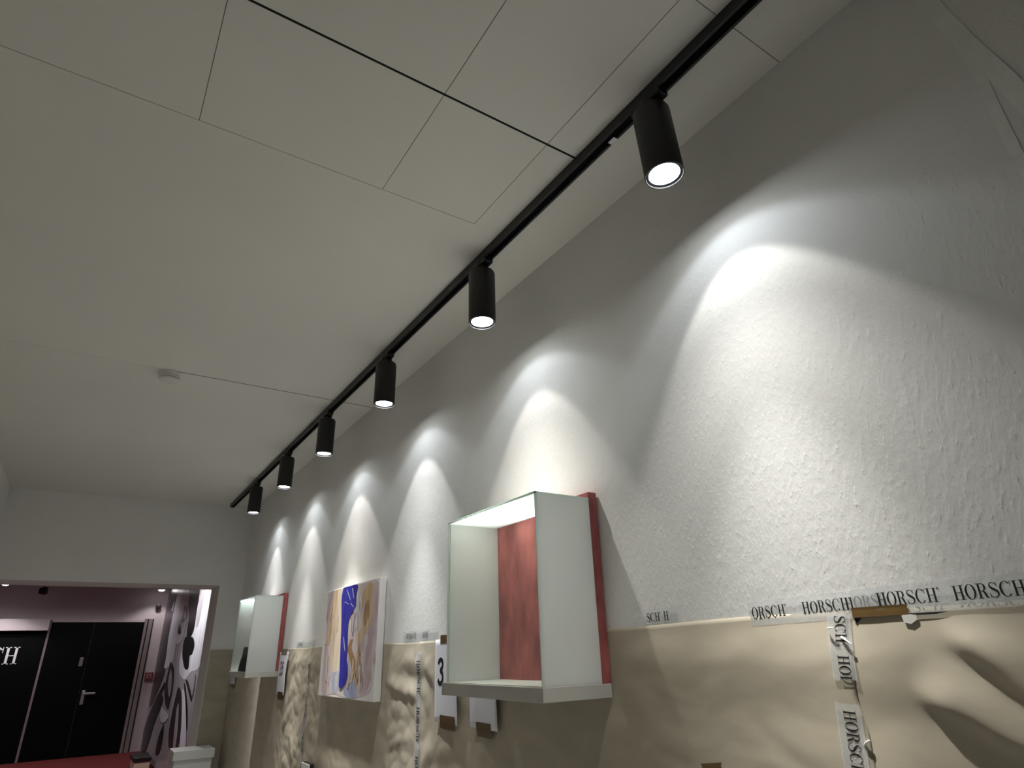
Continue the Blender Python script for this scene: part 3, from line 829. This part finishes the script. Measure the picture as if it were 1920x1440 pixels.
# ------------------------------------------------------------------ lobby: doors, sign wall, lamps, mural
dx0, dx1, dzt = -0.43, 0.985, CZ+0.666
d1 = struct(empty('door_1', (0.28, LY, 0)), 'black double door in the lilac lobby wall'); dof = (0.28, LY, 0)
dm = 0.205
box('door_leaf', (dx0+0.004, dm-0.003, LY-0.045, LY-0.005, 0.006, dzt-0.004), 'door', d1, 0.003, dof)
lf = box('door_leaf', (dm+0.003, dx1-0.004, LY-0.045, LY-0.005, 0.006, dzt-0.004), 'door', d1, 0.003, dof)
hp = ony(155, 1308, LY-0.05)
box('handle_plate', (hp[0]-0.03, hp[0]+0.022, LY-0.054, LY-0.045, hp[2]-0.11, hp[2]+0.11), 'steel', lf, 0.003, dof)
box('door_handle', (hp[0]-0.01, hp[0]+0.17, LY-0.10, LY-0.08, hp[2]+0.045, hp[2]+0.075), 'steel', lf, 0.004, dof)
box('handle_stem', (hp[0]-0.012, hp[0]+0.012, LY-0.09, LY-0.05, hp[2]+0.048, hp[2]+0.072), 'steel', lf, 0.003, dof)
sp = ony(152, 1241, LY-0.05)
box('door_sign', (sp[0]-0.028, sp[0]+0.028, LY-0.050, LY-0.044, sp[2]-0.07, sp[2]+0.07), 'steel', lf, 0.002, dof)
t1 = struct(empty('trim_1', (dx1, LY, 0)), 'grey frame of the black lobby door'); tof = (dx1, LY, 0)
box('frame_post', (dx1, dx1+0.045, LY-0.06, LY, 0, dzt+0.06), 'frame', t1, 0.004, tof)
box('frame_groove', (dx1+0.045, dx1+0.062, LY-0.03, LY, 0, dzt+0.06), 'grey', t1, 0, tof)
box('frame_post', (dx1+0.062, dx1+0.125, LY-0.075, LY, 0, dzt+0.06), 'frame', t1, 0.004, tof)
box('frame_groove', (dx1+0.125, dx1+0.150, LY-0.02, LY, 0, dzt+0.06), 'grey', t1, 0, tof)
box('frame_head', (dx0, dx1, LY-0.05, LY, dzt, dzt+0.05), 'lilac', t1, 0.003, tof)
box('frame_post', (dx0-0.035, dx0, LY-0.05, LY, 0, dzt), 'frame', t1, 0.003, tof)

sw = tag(empty('sign_panel', (-1.7, LY-0.02, 0)), 'black wall panel with big white HORSCH lettering beside the lobby door', 'sign'); sof = (-1.7, LY-0.02, 0)
box('panel', (-3.0, dx0-0.045, LY-0.06, LY, 0, CZ+0.530), 'door', sw, 0.003, sof)
box('panel_ledge', (-3.0, dx0-0.03, LY-0.16, LY, CZ+0.530, CZ+0.715), 'lilac', sw, 0.004, sof)
hr = ony(38, 1213, LY-0.065); hb = ony(0, 1246, LY-0.065)
hh = hr[2]-hb[2]
q, wd = text_quads('HORSCH', 0.88)
zb_ = hb[2]
lettering('lettering', [[(u*hh, v*hh) for (u, v) in f] for f in q],
          lambda u, v: (hr[0]+0.015-wd*hh+u-sof[0], LY-0.0625-sof[1], zb_+v-sof[2]), 'signwhite', sw)

al = ony(279, 1268, LY-0.02)
fa = tag(empty('fire_alarm_box', (al[0], LY, al[2]-0.07)), 'small red fire alarm box on the lilac wall beside the door', 'fire alarm'); fof = (al[0], LY, al[2]-0.07)
box('alarm_case', (al[0]-0.065, al[0]+0.065, LY-0.045, LY-0.001, al[2]-0.065, al[2]+0.065), 'alarm', fa, 0.004, fof)
box('alarm_glass', (al[0]-0.038, al[0]+0.038, LY-0.049, LY-0.045, al[2]-0.038, al[2]+0.038), 'frame', fa, 0.002, fof)
lathe('push_button', [(0, 0), (0.018, 0), (0.018, 0.008), (0, 0.008)], 'alarm', fa, 20, True, 'y', (0, -0.049, 0.07))

wl = ony(298, 1137, LY-0.06)
ws_ = tag(empty('wall_speaker', (wl[0], LY, wl[2]-0.04)), 'small round black fitting high on the lilac wall above the fire alarm', 'fitting')
lathe('fitting_base', [(0, 0), (0.045, 0), (0.045, 0.02), (0, 0.02)], 'black', ws_, 24, True, 'y', (0, 0, 0.04))
lathe('fitting_head', [(0, 0.02), (0.03, 0.02), (0.042, 0.035), (0.042, 0.075), (0.03, 0.08), (0, 0.08)], 'black', ws_, 24, True, 'y', (0, 0, 0.04))

cy_ = 11.5
cl_ = ony(82, 1105, cy_)
cs = tag(empty('ceiling_spotlight', (cl_[0], cy_, LC)), 'small dark ceiling spotlight hanging over the black lobby doors', 'spotlight')
dz = cl_[2]-LC
lathe('stem', [(0, 0), (0.025, 0), (0.025, -0.01), (0.008, -0.012), (0.008, dz), (0, dz)], 'black', cs, 20)
lathe('lamp_head', [(0, -0.06), (0.04, -0.05), (0.055, 0), (0.05, 0.05), (0.03, 0.06), (0, 0.06)], 'black', cs, 28, True, 'x', (0, 0, dz-0.02))

def downlight(label, x, y, watts, ang=60, drop=0.0):
    t = tag(empty('downlight', (x, y, LC)), label, 'ceiling lamp', 'recessed downlights in the lobby ceiling')
    if drop: lathe('lamp_body', [(0, 0), (0.06, 0), (0.06, -drop), (0, -drop)], 'white', t, 32)
    lathe('trim_ring', [(r_, h_-drop) for r_, h_ in ((0.05, 0.0), (0.075, 0.0), (0.075, -0.006), (0.055, -0.008), (0.05, -0.004), (0.05, 0.0))], 'white', t, 32, ringed=True)
    lathe('lamp_glass', [(r_, h_-drop) for r_, h_ in ((0, -0.001), (0.051, -0.001), (0.049, -0.018), (0.03, -0.028), (0, -0.03))], 'lamp', t, 32)
    ld = bpy.data.lights.new('lamp_beam', 'SPOT'); ld.energy = watts; ld.spot_size = math.radians(2*ang); ld.spot_blend = 0.5
    ld.shadow_soft_size = 0.05; ld.color = (1.0, 0.96, 0.96)
    lo = bpy.data.objects.new('lamp_beam', ld); COL.objects.link(lo); lo.parent = t; lo.location = (0, 0, -0.035-drop)
    return t
e1 = onz(10, 1096, LC-0.075); e2 = onz(303, 1107, LC-0.075)
downlight('bright lobby downlight at the left end of the lintel', e1[0], min(e1[1], LY-0.25), 60, 60, 0.06)
downlight('bright lobby downlight above the mural edge', e2[0], min(e2[1], LY-0.3), 14, 60, 0.06)
for k_, lx_ in enumerate((-1.1, 0.35)):  # unseen lamps added to brighten the lobby back wall
    downlight('added unseen lobby downlight washing the wall over the ' + ('sign panel', 'black double door')[k_], lx_, 12.7, 30, 80)
downlight('lobby downlight hidden by the lintel, in front of the mural', 0.70, 9.4, 160, 75)

# mural on the lobby side wall: flat print with swirling liquid shapes
MX = LX-0.02
mu = tag(empty('mural_panel', (LX, 10.5, 0)), 'tall glossy mural of black and white liquid swirls in the lobby', 'mural'); mof = (LX, 10.5, 0)
box('mural_board', (MX, LX-0.001, 8.2, 13.95, 0.03, LC-0.03), 'mur_grey', mu, 0.002, mof)
mc = [0]
def mural(pts, m, sm=True):
    mc[0] += 1; lift = 0.0005+0.0003*mc[0]
    cl = smooth(list(pts)+[pts[0]], 5)[:-1] if sm else pts
    loop = []
    for (zx, zy) in cl:
        p = onx(240+zx/4, 1080+zy/4, MX-lift)
        loop.append((min(max(p[1], 8.25), 13.92), min(max(p[2], 0.04), LC-0.04)))
    me = flat_fill('print_shape', MX-lift, loop, mof)
    link('print_shape', me, m, mu)
mural([(390, 60), (420, 60), (380, 330), (340, 620), (285, 690), (270, 660), (310, 430), (350, 230)], 'mur_white')
mural([(320, 60), (385, 60), (355, 200), (310, 420), (270, 680), (200, 720), (230, 480), (270, 300)], 'mur_dark')
mural([(345, 190), (350, 190), (335, 262), (322, 262)], 'mur_white', False)
mural([(530, 60), (640, 60), (640, 420), (590, 600), (520, 700), (470, 720), (430, 775), (390, 740), (385, 640), (410, 540), (470, 400), (500, 250)], 'mur_white')
mural([(455, 60), (545, 60), (520, 240), (490, 420), (440, 470), (455, 300), (450, 160)], 'mur_dark')
mural([(540, 100), (590, 80), (560, 220), (530, 360), (510, 380), (525, 230)], 'mur_grey')
mural([(425, 110), (460, 120), (440, 300), (410, 460), (370, 510), (350, 470), (380, 300), (410, 180)], 'mur_white')
mural([(425, 225), (442, 235), (440, 310), (410, 350), (400, 340), (412, 280)], 'mur_plum')
mural([(428, 262), (436, 268), (430, 315), (420, 315)], 'mur_white')
mural([(392, 360), (398, 420), (388, 440), (372, 425), (380, 380)], 'mur_plum')
mural([(430, 455), (485, 460), (498, 520), (480, 585), (462, 600), (452, 690), (425, 692), (408, 610), (412, 520)], 'mur_dark')
mural([(318, 640), (345, 700), (335, 850), (310, 960), (300, 1000), (280, 960), (272, 860), (290, 760)], 'mur_plum')
mural([(320, 690), (330, 760), (318, 880), (304, 900), (300, 800)], 'mur_grey')
mural([(375, 830), (400, 880), (398, 1100), (388, 1220), (350, 1330), (310, 1310), (305, 1180), (340, 980)], 'mur_plum')
mural([(362, 1000), (380, 960), (372, 1150), (352, 1300), (336, 1290)], 'mur_grey')
mural([(205, 720), (275, 690), (250, 800), (180, 960), (160, 960)], 'mur_plum')
mural([(275, 790), (270, 840), (200, 1000), (130, 1180), (110, 1180), (180, 980)], 'mur_dark')
mural([(250, 880), (260, 940), (200, 1100), (130, 1320), (95, 1320), (130, 1150)], 'mur_dark')
mural([(250, 980), (300, 1040), (290, 1080), (260, 1100), (240, 1070)], 'mur_white')
mural([(270, 1100), (262, 1200), (235, 1320), (205, 1330), (230, 1200)], 'mur_dark')
mural([(430, 780), (450, 790), (478, 900), (470, 930), (450, 860)], 'mur_plum')
mural([(420, 800), (432, 830), (445, 1000), (440, 1150), (430, 1060)], 'mur_dark')
mural([(450, 750), (500, 720), (500, 800), (480, 900), (468, 830)], 'mur_grey')
mural([(405, 850), (425, 880), (435, 1100), (430, 1290), (395, 1330), (390, 1240), (402, 1080)], 'mur_white')

# low plinth in front of the mural
lp_ = ony(276, 1424, 11.6)
pl = tag(empty('low_plinth', (lp_[0], 11.7, 0)), 'low cream plinth with a black top in front of the mural', 'plinth'); lof = (lp_[0], 11.7, 0)
qa, qb = ony(250, 1424, 11.6), ony(300, 1424, 11.6)
box('plinth_body', (qa[0]+0.02, LX-0.08, 11.62, 12.2, 0, lp_[2]-0.02), 'cream', pl, 0.004, lof)
box('plinth_top', (qa[0], LX-0.07, 11.6, 12.22, lp_[2]-0.02, lp_[2]+0.03), 'black', pl, 0.004, lof)
